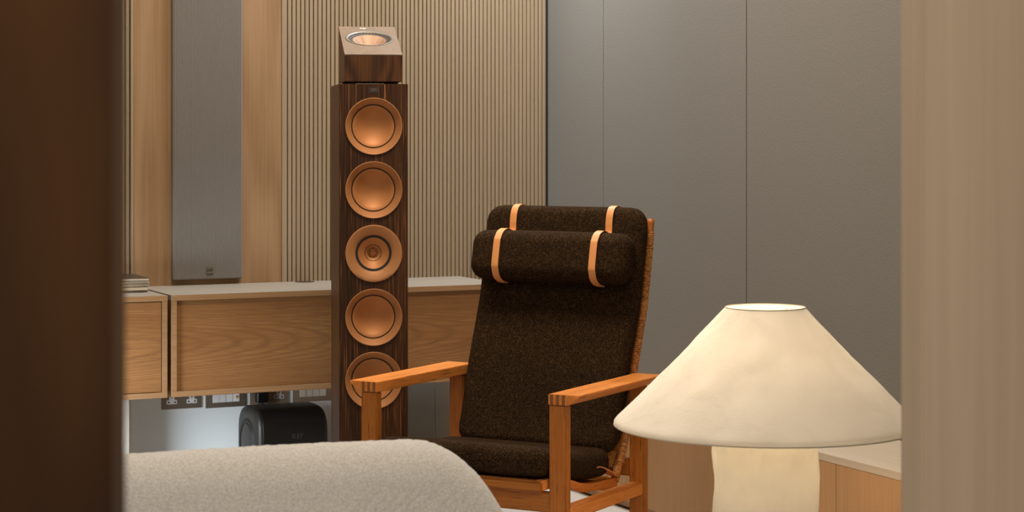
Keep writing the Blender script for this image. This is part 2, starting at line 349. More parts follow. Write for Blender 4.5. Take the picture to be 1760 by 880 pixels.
# the groove count over the wall is (s1-s0)/pitch; keep the measured pitch
pitch = .01513*K*((on_back(568.5, D)-on_back(494.4, D))/(.15134*K))
ng = int(round((s1-s0)/pitch)); pitch = (s1-s0)/ng
sm = None
def slat(xa, xb):
    global sm
    wd = xb-xa
    if sm is None or abs(sm[1]-wd) > 2e-4:
        o = box('slat', (-wd/2, wd/2), (-D, 0), (ZT-.02, 2.9), 'slat', wall, .0012, 1); sm = (o.data, wd)
        o.location.x = (xa+xb)/2
    else:
        o = bpy.data.objects.new('slat', sm[0]); COL.objects.link(o); o.parent = wall; o.location.x = (xa+xb)/2
GAP = .0036
for i in range(ng): slat(s0+i*pitch+GAP/2, s0+(i+1)*pitch-GAP/2)
slat(s1+GAP/2, -.0105)
for i in range(61): slat(uL-.002-(i+1)*pitch+GAP/2, uL-.002-i*pitch-GAP/2)
box('panel_edge', (uL, uL+.009*K), (-D-.004, 0), (ZT-.02, 2.9), 'slat', wall, .001)
box('panel_edge', (on_back(484.5, D), s0-GAP/2), (-D, 0), (ZT-.02, 2.9), 'slat', wall, .0015)
box('oak_panel', (uL+.0095*K, on_back(483.6, D)), (-D, 0), (ZT-.02, 2.9), 'panel_oak', wall, .0008)
M['olive_shaded'] = mat('olive_grey_shaded', (.27, .25, .215), .8, bump=(180, .1, .0005))
box('lower_panel', (on_back(610), -.428*K), (-.004, 0), (0, ZCB+.02), 'olive_shaded', wall, .001)  # wall beside the tower, its shade put into the dark panel colour
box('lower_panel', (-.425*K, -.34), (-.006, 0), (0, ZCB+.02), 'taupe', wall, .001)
struct(box('trim_1', (-.0105, -.0002), (-.014, -.0002), (0, 2.9), 'black'))
wallr = struct(box('wall_right', (.012, .12), (-6.2, 0), (0, 2.9), 'joint'))
j = [0, on_right(1037), on_right(1283)]; j.append(2*j[2]-j[1]); j.append(2*j[3]-j[2]); j.append(2*j[4]-j[3])
for a, b in zip(j, j[1:]):
    box('fabric_panel', (0, .012), (b+.0016, a-.0016), (BZ+.011, 2.9), 'wallcloth', wallr, .0015)
box('lower_panel', (.002, .012), (-6, 0), (0, BZ+.006), 'joint', wallr)

# unseen return wall and low window, added to light the wall under the cabinets
def ring_wall(name, x, y, z, hole_y, hole_z, m):
    bm = bmesh.new()
    def bx(y0_, y1_, z0_, z1_):
        r_ = bmesh.ops.create_cube(bm, size=1)
        for v in r_['verts']: v.co = Vector(((x[0]+x[1])/2+v.co.x*(x[1]-x[0]), (y0_+y1_)/2+v.co.y*(y1_-y0_), (z0_+z1_)/2+v.co.z*(z1_-z0_)))
    bx(y[0], hole_y[0], *z); bx(hole_y[1], y[1], *z); bx(hole_y[0], hole_y[1], z[0], hole_z[0]); bx(hole_y[0], hole_y[1], hole_z[1], z[1])
    return from_bm(name, bm, m)
struct(ring_wall('wall_left', (-2.62, -2.56), (-2.3, -.001), (0, 2.9), (-1.16, -.44), (.09, .72), 'wallcloth'))
win = struct(box('added_window_1', (-2.615, -2.565), (-1.16, -.44), (.09, .112), 'white_plastic'))
box('added_window_frame', (-2.615, -2.565), (-1.16, -.44), (.698, .72), 'white_plastic', win)
for yy in (-1.16, -.46): box('added_window_frame', (-2.615, -2.565), (yy, yy+.02), (.112, .698), 'white_plastic', win)
gm = bpy.data.materials.new('clear_glass'); gm.use_nodes = True; gn = gm.node_tree; gn.nodes.remove(gn.nodes['Principled BSDF'])
g1 = gn.nodes.new('ShaderNodeBsdfTransparent'); g2 = gn.nodes.new('ShaderNodeBsdfGlossy'); g2.inputs['Roughness'].default_value = .02; g3 = gn.nodes.new('ShaderNodeMixShader'); g3.inputs[0].default_value = .06
gn.links.new(g1.outputs[0], g3.inputs[1]); gn.links.new(g2.outputs[0], g3.inputs[2]); gn.links.new(g3.outputs[0], gn.nodes['Material Output'].inputs['Surface'])
box('pane', (-2.592, -2.588), (-1.14, -.46), (.112, .698), gm, win)

# door frame the photograph looks through: dark leaf close to the lens, pale oak jamb on the right
def cambox(name, X, Y, Z, m, bev=.002):
    bm = bmesh.new(); bmesh.ops.create_cube(bm, size=1)
    for v in bm.verts: v.co = Vector(((X[0]+X[1])/2+v.co.x*(X[1]-X[0]), (Y[0]+Y[1])/2+v.co.y*(Y[1]-Y[0]), (Z[0]+Z[1])/2+v.co.z*(Z[1]-Z[0])))
    bmesh.ops.bevel(bm, geom=bm.edges[:], offset=bev, segments=2, affect='EDGES')
    o = from_bm(name, bm, m); o.location = (-WB, -WA, 0); o.rotation_euler = (0, 0, -YAW); return o
struct(cambox('door_1', ((192-U0)/F*1.05-.75, (192-U0)/F*1.05), (1.05, 1.09), (0.005, 2.2), 'dark_post'))
struct(cambox('trim_2', ((1583-U0)/F*2.3, (1583-U0)/F*2.3+.5), (2.3, 2.42), (0, 2.9), 'pale_post', .003))

# ------------------------------------------------------------------ wall cabinets
def wall_cabinet(x0, x1, label, recess, gap, grp):
    t = thing('wall_cabinet', label, 'cabinet', ((x0+x1)/2, 0, ZCB), 0, grp)
    hw = (x1-x0)/2; h = ZT-ZCB; th = .0175; y0, y1 = -CF, -D-.001
    box('top_board', (-hw, hw), (y0, y1), (h-th, h), 'cab_top', t, .0008)
    box('top_edge', (-hw, hw), (y0-.0012, y0), (h-th, h), 'cab_case', t)
    box('bottom_board', (-hw, hw), (y0, y1), (0, th), 'cab_case', t, .0008)
    for s in (-1, 1): box('side_board', (min(s*hw, s*(hw-th)), max(s*hw, s*(hw-th))), (y0, y1), (th, h-th), 'cab_case', t, .0008)
    box('door', (-hw+th+gap, hw-th-gap), (y0+recess, y0+recess+.018), (th+gap, h-th-gap), 'cab_front', t, .0006)
    box('back_panel', (-hw+th, hw-th), (y1-.012, y1), (th, h-th), 'joint', t)
    return t
xg = on_back(295, CF)
c2 = wall_cabinet(xg, -.36, 'long wall-hung oak cabinet with swirling grain front behind the tall speaker', .012, .0006, 'wall-hung oak cabinets')
c1 = wall_cabinet(on_back(288, CF)-.98, on_back(288, CF), 'wall-hung oak cabinet carrying the stack of magazines', .002, .0022, 'wall-hung oak cabinets')
g = at_height(524, 484.5, ZT) - Vector(c2.location)
lathe('cable_grommet', [(.0, .0004), (.030, .0004), (.031, .001), (.034, .001), (.0345, .0)], 'groove', c2, 40, mtx=Matrix.Translation((g.x, g.y, ZT-ZCB)))
# white pedestal under the first cabinet
px = on_back(228, .17)
p = box('cabinet_pedestal', (-.10, 0), (0, .16), (0, ZCB-.001), 'white_paint', None, .012, 4); p.location = (px, -.17, 0)
tag(p, 'cream white pedestal panel standing beneath the magazine cabinet', 'pedestal')

# ------------------------------------------------------------------ magazines
mg = at_height(258, 503, ZT)
zc = ZT+.0005
specs = [(.006, 'cover_pale', 'page', 0.000, 2, 'pale magazine at the bottom of the pile on the cabinet'),
         (.012, 'cover_dark', 'page', 0.004, -3, 'thick dark-covered magazine resting on the pale bottom one'),
         (.009, 'cover_pale', 'page', 0.000, 3, 'cream-covered magazine in the middle of the pile'),
         (.009, 'cover_brown', 'page', 0.004, 1, 'brown-covered magazine under the topmost dark one'),
         (.008, 'cover_dark', 'page', 0.006, -2, 'topmost dark glossy magazine of the pile')]
for th, cv, pg, dx, rz, lab in specs:
    t = thing('magazine', lab, 'magazine', (mg.x+dx-.15, mg.y+.13, zc), R(rz), 'magazines piled on the cabinet')
    box('back_cover', (-.15, .15), (-.11, .11), (0, .0008), cv, t)
    box('pages', (-.148, .148), (-.1085, .108), (.0008, th-.0008), pg, t)
    box('front_cover', (-.15, .15), (-.11, .11), (th-.0008, th), cv, t)
    zc += th+.0004

# ------------------------------------------------------------------ flat wall speaker
gx0, gx1 = on_back(298.5, D+.028), on_back(418, D+.028)
t = thing('wall_speaker', 'tall slim grey ribbed wall speaker on oak panel', 'speaker', ((gx0+gx1)/2, -D, .635*K), 0)
hw = (gx1-gx0)/2; gh = 1.15
box('speaker_case', (-hw, hw), (-.022, 0), (0, gh), 'shade_grey', t, .003, 3)
bm = bmesh.new(); nr = 44
for i in range(nr):
    xa = -hw+.004+(2*hw-.008)*i/nr; wd = (2*hw-.008)/nr
    a = [bm.verts.new((xa+wd*.12, -.0218, .004)), bm.verts.new((xa+wd*.5, -.0245, .004)), bm.verts.new((xa+wd*.88, -.0218, .004))]
    b = [bm.verts.new((xa+wd*.12, -.0218, gh-.004)), bm.verts.new((xa+wd*.5, -.0245, gh-.004)), bm.verts.new((xa+wd*.88, -.0218, gh-.004))]
    bm.faces.new((a[0], a[1], b[1], b[0])); bm.faces.new((a[1], a[2], b[2], b[1]))
gr = from_bm('ribbed_grille', bm, 'shade_grey', t); gr['kind'] = 'stuff'
bx = on_back(361.5, D+.03)-(gx0+gx1)/2
Yb = (WA-D)/(CY-SY*(361-U0)/F); bz = H-(464-VH)/F*Yb-.635*K
bh = .0125
box('badge_plate', (bx-bh, bx+bh), (-.0262, -.0240), (bz-bh, bz+bh), 'silver', t, .001)
b = box('badge', (bx-bh+.0022, bx+bh-.0022), (-.0267, -.0255), (bz-bh+.0022, bz+bh-.0022), 'steel', t)
lettering('badge_lettering', 'KEF', .0115, 'letter_dark', b, Matrix.Translation((bx, -.0269, bz+.001)) @ FRONT, bold=.0003)

# ------------------------------------------------------------------ sockets under the cabinet
def plate(u0, u1, v, kind, label, pm):
    x0, x1 = on_back(u0, .006), on_back(u1, .006); Y = (WA-.006)/(CY-SY*((u0+u1)/2-U0)/F); z0 = H-(v-VH)/F*Y
    t = thing('wall_socket', label, 'socket', ((x0+x1)/2, 0, z0), 0, 'steel wall plates under the long cabinet'); hw = (x1-x0)/2
    box('face_plate', (-hw, hw), (-.006, -.0003), (0, .082), pm, t, .0012)
    if kind == 'socket':
        for sx in (-hw*.5, hw*.5):
            ins = prism('socket_insert', [(sx-.018, .017), (sx+.018, .017), (sx+.018, .031), (sx+.009, .031), (sx+.009, .046), (sx-.009, .046), (sx-.009, .031), (sx-.018, .031)], -.0078, -.005, 'Y', 'white_plastic', t, .0006)
            for q in (-1, 1): box('pin_slot', (sx+q*.011-.0026, sx+q*.011+.0026), (-.0082, -.007), (.021, .0265), 'black', ins)
            box('pin_slot', (sx-.002, sx+.002), (-.0082, -.007), (.037, .043), 'black', ins)
    else:
        wd = hw*1.36/4
        for i in range(4):
            xa = -hw*.68+i*wd
            mo = box('module', (xa+.0006, xa+wd-.0006), (-.0085, -.005), (.018, .066), 'white_plastic' if kind == 'white' else 'shaded_plastic', t, .0008)
            if i < 2: box('rocker', (xa+.004, xa+wd-.004), (-.0098, -.0078), (.022, .062), 'white_plastic' if kind == 'white' else 'shaded_plastic', mo, .001)
            if kind == 'white' and i == 3: box('indicator', (xa+wd*.45, xa+wd*.85), (-.0095, -.008), (.030, .039), 'amber', mo, .0008)
    return t, (x0+x1)/2, z0, hw
plate(278, 346.5, 702.5, 'socket', 'brushed steel double socket plate nearest the white pedestal', 'steel')
plate(354, 422.5, 700, 'white', 'steel plate with white switches and amber indicator', 'steel')
t3, x3, z3, hw3 = plate(430, 495.5, 694.5, 'socket', 'shaded steel double socket plate with a black plug in it', 'steel_shaded')
plate(504, 571, 690, 'cream', 'steel plate and switches in shade tones next to the tall speaker', 'steel_shaded')
t = thing('power_plug', 'black power plug and cord hanging in the socket above the subwoofer', 'plug', (x3-hw3*.5, -.0079, z3+.008))
bm = rbox_bm((.022, .017, .021), .009, (1, 1, 1)); bmesh.ops.translate(bm, verts=bm.verts[:], vec=(0, -.0195, .022)); from_bm('plug_body', bm, 'gloss_black', t, True)
tube('strain_relief', [(0, -.022, .004), (0, -.022, -.012)], [.010, .006], 'black_rubber', t)
tube('cord', smooth_path([(0, -.022, -.010), (.002, -.022, -.06), (.02, -.018, -.12), (.05, -.015, -z3+.0)], 8), .0038, 'black_rubber', t)

# ------------------------------------------------------------------ subwoofer
sx0, sx1 = on_back(451, .335), on_back(566, .335)
SW = .124; sH = .252
sc = at_depth(508, 700, 7.0)
scx = on_back(508, .345)
t = thing('subwoofer', 'black curved subwoofer standing under the wall cabinet', 'subwoofer', (scx, -.215, 0))
def sub_profile(sc_):
    # rounded-square section in y,z seen from the side; curved in both
    pts = []; hy, hz = .118*sc_, .121*sc_; e = 3.6
    for i in range(64):
        a = 2*math.pi*i/64; c_, s_ = math.cos(a), math.sin(a)
        pts.append((math.copysign(abs(c_)**(2/e), c_)*hy, math.copysign(abs(s_)**(2/e), s_)*hz+.131))
    return pts
def loft(name, rings, m, parent, cap=True, smooth=True):
    v = []; f = []; n = len(rings[0][1])
    for x, ring in rings: v += [(x, a, b) for a, b in ring]
    for i in range(len(rings)-1):
        for q in range(n): f.append((i*n+q, i*n+(q+1) % n, (i+1)*n+(q+1) % n, (i+1)*n+q))
    if cap: f.append(tuple(range(n))); f.append(tuple((len(rings)-1)*n+q for q in range(n)))
    return pyd(name, v, f, m, parent, smooth)
W2 = .118
loft('shell', [(-W2+.010, sub_profile(.985)), (-W2+.011, sub_profile(.997)), (-W2+.014, sub_profile(1.)), (W2-.014, sub_profile(1.)), (W2-.011, sub_profile(.997)), (W2-.010, sub_profile(.985))], 'gloss_black', t)
for s in (-1, 1):
    rr = [(s*(W2-.0115), sub_profile(.975)), (s*(W2-.006), sub_profile(.972)), (s*(W2-.001), sub_profile(.945)), (s*(W2+.004), sub_profile(.88)), (s*(W2+.006), sub_profile(.80))]
    ek = loft('side_cap', rr, 'sub_grey', t)
    mt = Matrix.Translation((s*(W2+.0062), 0, .131)) @ Matrix.Rotation(s*R(90), 4, 'Y')
    lathe('driver_surround', [(.082, -.001), (.081, .003), (.074, .001), (.068, -.001), (.0665, .004), (.064, .005)], 'black_rubber', ek, 48, mtx=mt)
    lathe('driver_cone', [(.064, .003), (.05, .005), (.02, .006), (0, .0062)], 'sub_grey', ek, 48, mtx=mt)
lettering('lettering', 'KEF', .024, 'letter_grey', t, Matrix.Translation((.012, -.1187, .160)) @ FRONT, bold=-.0004)
for s in (-1, 1):
    for q in (-1, 1): lathe('foot', [(0, 0), (.014, 0), (.014, .016), (0, .016)], 'black_rubber', t, 16, mtx=Matrix.Translation((s*.075, q*.06, 0)), smooth=False)

# ------------------------------------------------------------------ tower speaker
YT = 6.0; TW = .2; TD = .36; th = R(8.7)
fl = wpt((583-U0)/F*YT, YT, 0)
rz = th-YAW
rx = Vector((math.cos(rz), math.sin(rz), 0)); ry = Vector((-math.sin(rz), math.cos(rz), 0))
org = fl+rx*TW/2+ry*TD/2
tower = thing('tower_speaker', 'tall dark walnut floor speaker with five copper drivers', 'speaker', org, rz)
ztop = H+(VH-144)/F*YT; y0 = -TD/2
body = box('cabinet', (-TW/2, TW/2), (y0, TD/2), (.045, ztop), 'walnut_side', tower, .0015)
baffle = box('front_baffle', (-TW/2+.0005, TW/2-.0005), (y0-.003, y0+.001), (.0455, ztop-.0005), 'walnut', tower, .0008)
box('plinth', (-TW/2-.004, TW/2+.004), (y0+.02, TD/2-.01), (.028, .045), 'black', tower, .002)
for s in (-1, 1):
    for q in (-1, 1):
        ft = prism('outrigger_foot', [(s*.085, q*.12-.018), (s*.15, q*.14-.012), (s*.15, q*.14+.012), (s*.085, q*.12+.018)], .018, .030, 'Z', 'black', tower, .002)
        lathe('spike', [(0, 0), (.012, 0), (.012, .018), (0, .018)], 'black', ft, 16, mtx=Matrix.Translation((s*.142, q*.14, 0)), smooth=False)
YD = YT+.016
def dz(v): return H-(v-VH)/F*YD
dxc = .0
FB = y0-.003
def facing(z, x=dxc, y=FB): return Matrix.Translation((x, y, z)) @ FRONT     # local z -> out of the baffle
for v in (217, 326.3, 545, 653.5):
    mt = facing(dz(v))
    wf = lathe('woofer', [(.0828, .0), (.0828, .0052), (.0815, .0058), (.0800, .0046), (.0740, -.0030), (.0680, -.0105), (.0640, -.0150), (.0637, -.0172)], 'copper', tower, 96, mtx=mt)
    lathe('surround_gap', [(.0637, -.0155), (.0632, -.0170), (.0612, -.0170), (.0608, -.0150)], 'black_rubber', wf, 96, mtx=mt)
    lathe('cone', [(.0610, -.0155), (.0600, -.0153), (.0500, -.0228), (.0380, -.0292), (.0250, -.0339), (.0120, -.0364), (0, -.0372)], 'copper_cone', wf, 96, mtx=mt)
mt = facing(dz(435.3))
uq = lathe('coincident_driver', [(.0828, 0), (.0828, .0050), (.0815, .0058), (.0780, .0050), (.0700, .0025), (.0620, -.0010), (.0560, -.0045), (.0525, -.0080)], 'copper', tower, 96, mtx=mt)
lathe('surround', [(.0525, -.0075), (.0515, -.0090), (.0488, -.0082), (.0460, -.0090), (.0450, -.0105)], 'black_rubber', uq, 96, mtx=mt)
lathe('cone', [(.0452, -.0095), (.0360, -.0150), (.0245, -.0225)], 'copper_cone', uq, 96, mtx=mt)
for k in range(10):
    a = 2*math.pi*(k+.25)/10; ca, sa = math.cos(a), math.sin(a); tn = Vector((-sa, ca, 0))*.0005
    p0 = Vector((ca*.030, sa*.030, -.0186)); p1 = Vector((ca*.041, sa*.041, -.0115))
    q = [p0-tn, p0+tn, p1+tn, p1-tn]; q = [mt @ x for x in q] + [mt @ (x+Vector((0, 0, -.003))) for x in q]
    pyd('cone_rib', q, [(0, 1, 2, 3), (4, 5, 6, 7), (0, 1, 5, 4), (1, 2, 6, 5), (2, 3, 7, 6), (3, 0, 4, 7)], 'copper', uq)
lathe('tweeter_gap', [(.0250, -.0222), (.0246, -.0238), (.0232, -.0236), (.0229, -.0222)], 'black_rubber', uq, 64, mtx=mt)
lathe('tweeter_horn', [(.0231, -.0228), (.0180, -.0270), (.0130, -.0330), (.0110, -.0370)], 'copper', uq, 64, mtx=mt)
lathe('tweeter_dome', [(.0118, -.0370), (.0080, -.0345), (.004, -.0332), (0, -.0328)], 'copper_cone', uq, 32, mtx=mt)
for k in range(9):
    a = 2*math.pi*(k+.5)/9; ca, sa = math.cos(a), math.sin(a); tn = Vector((-sa, ca, 0))
    P = [Vector((ca*.0015, sa*.0015, -.0295)), Vector((ca*.0015, sa*.0015, -.0265)), Vector((ca*.0110, sa*.0110, -.0255)), Vector((ca*.0135, sa*.0135, -.0300))]
    q = [mt @ (x-tn*.0006) for x in P] + [mt @ (x+tn*.0006) for x in P]
    pyd('waveguide_vane', q, [(0, 1, 2, 3), (4, 5, 6, 7), (0, 1, 5, 4), (1, 2, 6, 5), (2, 3, 7, 6), (3, 0, 4, 7)], 'copper_cone', uq)
arc_lettering('upper_lettering', 'Uni-Q Driver Array', .0052, 'letter_brown', uq, .0755, math.pi/2, mt @ Matrix.Translation((0, 0, .0056)))
arc_lettering('lower_lettering', 'Metamaterial Absorption Technology', .0052, 'letter_brown', uq, .0788, -math.pi/2, mt @ Matrix.Translation((0, 0, .0058)), top=False, step=.0031/.0788)
bz = dz(158)
bd = box('badge', (-.0135, .0135), (FB-.0012, FB+.001), (bz-.003, bz+.0135), 'letter_dark', tower, .0006)
lettering('badge_lettering', 'KEF', .009, 'letter_brown', bd, Matrix.Translation((0, FB-.0014, bz+.006)) @ FRONT)
# real openings in the baffle and carcass for the drivers
def openings(ob, r, depth):
    bm = bmesh.new()
    for v in (217, 326.3, 435.3, 545, 653.5):
        ret = bmesh.ops.create_cone(bm, cap_ends=True, segments=64, radius1=r, radius2=r, depth=depth*2, matrix=facing(dz(v), dxc, y0))
    me = bpy.data.meshes.new('cutter'); bm.to_mesh(me); bm.free(); co = bpy.data.objects.new('cutter', me); COL.objects.link(co); co.parent = ob.parent
    bpy.context.view_layer.update()
    md = ob.modifiers.new('openings', 'BOOLEAN'); md.object = co; md.operation = 'DIFFERENCE'; md.solver = 'EXACT'
    dg = bpy.context.evaluated_depsgraph_get(); nm = bpy.data.meshes.new_from_object(ob.evaluated_get(dg)); ob.modifiers.clear(); ob.data = nm
    bpy.data.objects.remove(co)
bpy.context.view_layer.update()
openings(body, .080, .06); openings(baffle, .080, .06)

# ------------------------------------------------------------------ upward-firing speaker on the tower
SWD = .169; SD = .256
mcx = -TW/2+.0155+SWD/2
up = thing('height_speaker', 'small walnut speaker with slanted top standing on the tall speaker', 'speaker', org+rx*mcx+ry*(y0+.002+SD/2)+Vector((0, 0, ztop)), rz)
f0 = -SD/2; zb = .0065; zf = H+(VH-94.5)/F*YT-ztop; zk = H+(VH-46.5)/F*(YT+SD)-ztop
cab = prism('cabinet', [(f0, zb), (SD/2, zb), (SD/2, zk), (f0, zf)], -SWD/2, SWD/2, 'X', 'walnut_side', up, .0012)
box('front_panel', (-SWD/2+.0006, SWD/2-.0006), (f0-.0015, f0+.001), (zb+.0006, zf-.0012), 'walnut_fig', up, .0006)
sl = math.atan2(zk-zf, SD); sn = Vector((0, -math.sin(sl), math.cos(sl)))
tb = Matrix.Translation((0, f0, zf)) @ Matrix.Rotation(sl, 4, 'X')
ll = math.hypot(SD, zk-zf)
bm = bmesh.new(); bmesh.ops.create_cube(bm, size=1)
for v in bm.verts: v.co = Vector((v.co.x*(SWD-.001), (v.co.y+.5)*(ll-.001)+.0005, v.co.z*.003+.0005))
bf = from_bm('top_baffle', bm, 'r_top_sheen', up); bf.data.transform(tb)
md = tb @ Matrix.Translation((0, ll*.565, .0022)); M['up_cone'] = mat('pale_copper_cone', (.34, .20, .12), .5, .3)
ud = lathe('coincident_driver', [(.0715, -.001), (.0715, .0012), (.0700, .0018), (.0640, .0002), (.0620, -.0018), (.0612, -.0040)], 'silver', up, 80, mtx=md)
lathe('surround', [(.0615, -.0030), (.0600, -.0042), (.0520, -.0048), (.0500, -.0060)], 'black_rubber', ud, 80, mtx=md)
for k in range(36):
    a = 2*math.pi*k/36; ca, sa = math.cos(a), math.sin(a); tn = Vector((-sa, ca, 0))*.0012
    p0 = Vector((ca*.0525, sa*.0525, -.0040)); p1 = Vector((ca*.0592, sa*.0592, -.0034)); dn = Vector((0, 0, -.002))
    q = [p0-tn, p0+tn, p1+tn, p1-tn]; q = [md @ x for x in q]+[md @ (x+dn) for x in q]
    pyd('surround_rib', q, [(0, 1, 2, 3), (4, 5, 6, 7), (0, 1, 5, 4), (1, 2, 6, 5), (2, 3, 7, 6), (3, 0, 4, 7)], 'silver', ud)
lathe('cone', [(.0502, -.0052), (.0360, -.0170), (.0235, -.0275)], M['up_cone'], ud, 80, mtx=md)
for k in range(10):
    a = 2*math.pi*(k+.25)/10; ca, sa = math.cos(a), math.sin(a); tn = Vector((-sa, ca, 0))*.0005
    p0 = Vector((ca*.029, sa*.029, -.0225)); p1 = Vector((ca*.045, sa*.045, -.0090))
    q = [p0-tn, p0+tn, p1+tn, p1-tn]; q = [md @ x for x in q] + [md @ (x+Vector((0, 0, -.003))) for x in q]
    pyd('cone_rib', q, [(0, 1, 2, 3), (4, 5, 6, 7), (0, 1, 5, 4), (1, 2, 6, 5), (2, 3, 7, 6), (3, 0, 4, 7)], 'silver', ud)
lathe('tweeter_horn', [(.0236, -.0285), (.0225, -.0275), (.0150, -.0340), (.0110, -.0380), (.006, -.0360), (0, -.0352)], 'copper', ud, 48, mtx=md)
for k in range(9):
    a = 2*math.pi*(k+.5)/9; ca, sa = math.cos(a), math.sin(a); tn = Vector((-sa, ca, 0))*.0007
    P = [Vector((ca*.0015, sa*.0015, -.0330)), Vector((ca*.0015, sa*.0015, -.0290)), Vector((ca*.0110, sa*.0110, -.0275)), Vector((ca*.0140, sa*.0140, -.0325))]
    q = [md @ (x-tn) for x in P] + [md @ (x+tn) for x in P]
    pyd('waveguide_vane', q, [(0, 1, 2, 3), (4, 5, 6, 7), (0, 1, 5, 4), (1, 2, 6, 5), (2, 3, 7, 6), (3, 0, 4, 7)], 'copper_cone', ud)
lettering('lettering', 'KEF', .0125, 'letter_light', bf, tb @ Matrix.Translation((-.012, ll*.925, .0024)), bold=.0002)
for s in (-1, 1):
    for q in (-1, 1): lathe('foot', [(0, 0), (.011, 0), (.011, zb), (0, zb)], 'black_rubber', up, 20, mtx=Matrix.Translation((s*.062, q*.105, 0)), smooth=False)
# opening for the upward driver
bm = bmesh.new(); bmesh.ops.create_cone(bm, cap_ends=True, segments=64, radius1=.069, radius2=.069, depth=.10, matrix=md)
me = bpy.data.meshes.new('cutter'); bm.to_mesh(me); bm.free(); co = bpy.data.objects.new('cutter', me); COL.objects.link(co); co.parent = up; bpy.context.view_layer.update()
for ob in (cab, bf):
    mo = ob.modifiers.new('openings', 'BOOLEAN'); mo.object = co; mo.operation = 'DIFFERENCE'; mo.solver = 'EXACT'
    dg = bpy.context.evaluated_depsgraph_get(); nm = bpy.data.meshes.new_from_object(ob.evaluated_get(dg)); ob.modifiers.clear(); ob.data = nm
bpy.data.objects.remove(co)

# ------------------------------------------------------------------ bench along the right wall
by1, by0 = -.47, -5.4
t = thing('low_bench', 'long low oak bench with pale top along the fabric wall', 'bench', (0, 0, 0))
box('top_board', (BX, -.004), (by0, by1), (BZ-.02, BZ), 'bench_top', t, .0008)
box('carcass', (BX+.02, -.006), (by0+.01, by1-.01), (.05, BZ-.021), 'groove', t)
box('plinth', (BX+.016, -.01), (by0+.01, by1-.01), (.006, .05), 'bench_front', t)
box('plinth_foot', (BX+.03, -.02), (by0+.02, by1-.02), (0, .006), 'groove', t)
bj = on_right(1437, -BX); lw = 1.10
edges = [by1]; e = bj+2*lw
while e > by1-.1: e -= lw
ys = [by1]
k = bj
while k < by1-.05: ys.append(k); k += lw
ys = [by1]+sorted(set(ys[1:]), reverse=True)
k = ys[-1]-lw
while k > by0: ys.append(k); k -= lw
ys.append(by0)
for a, b in zip(ys, ys[1:]): box('front_panel', (BX, BX+.018), (b+.0006, a-.0006), (.028, BZ-.0205), 'bench_front', t, .0008)
box('side_panel', (BX+.018, -.006), (by1-.001, by1+.0), (.028, BZ-.0205), 'bench_front', t)

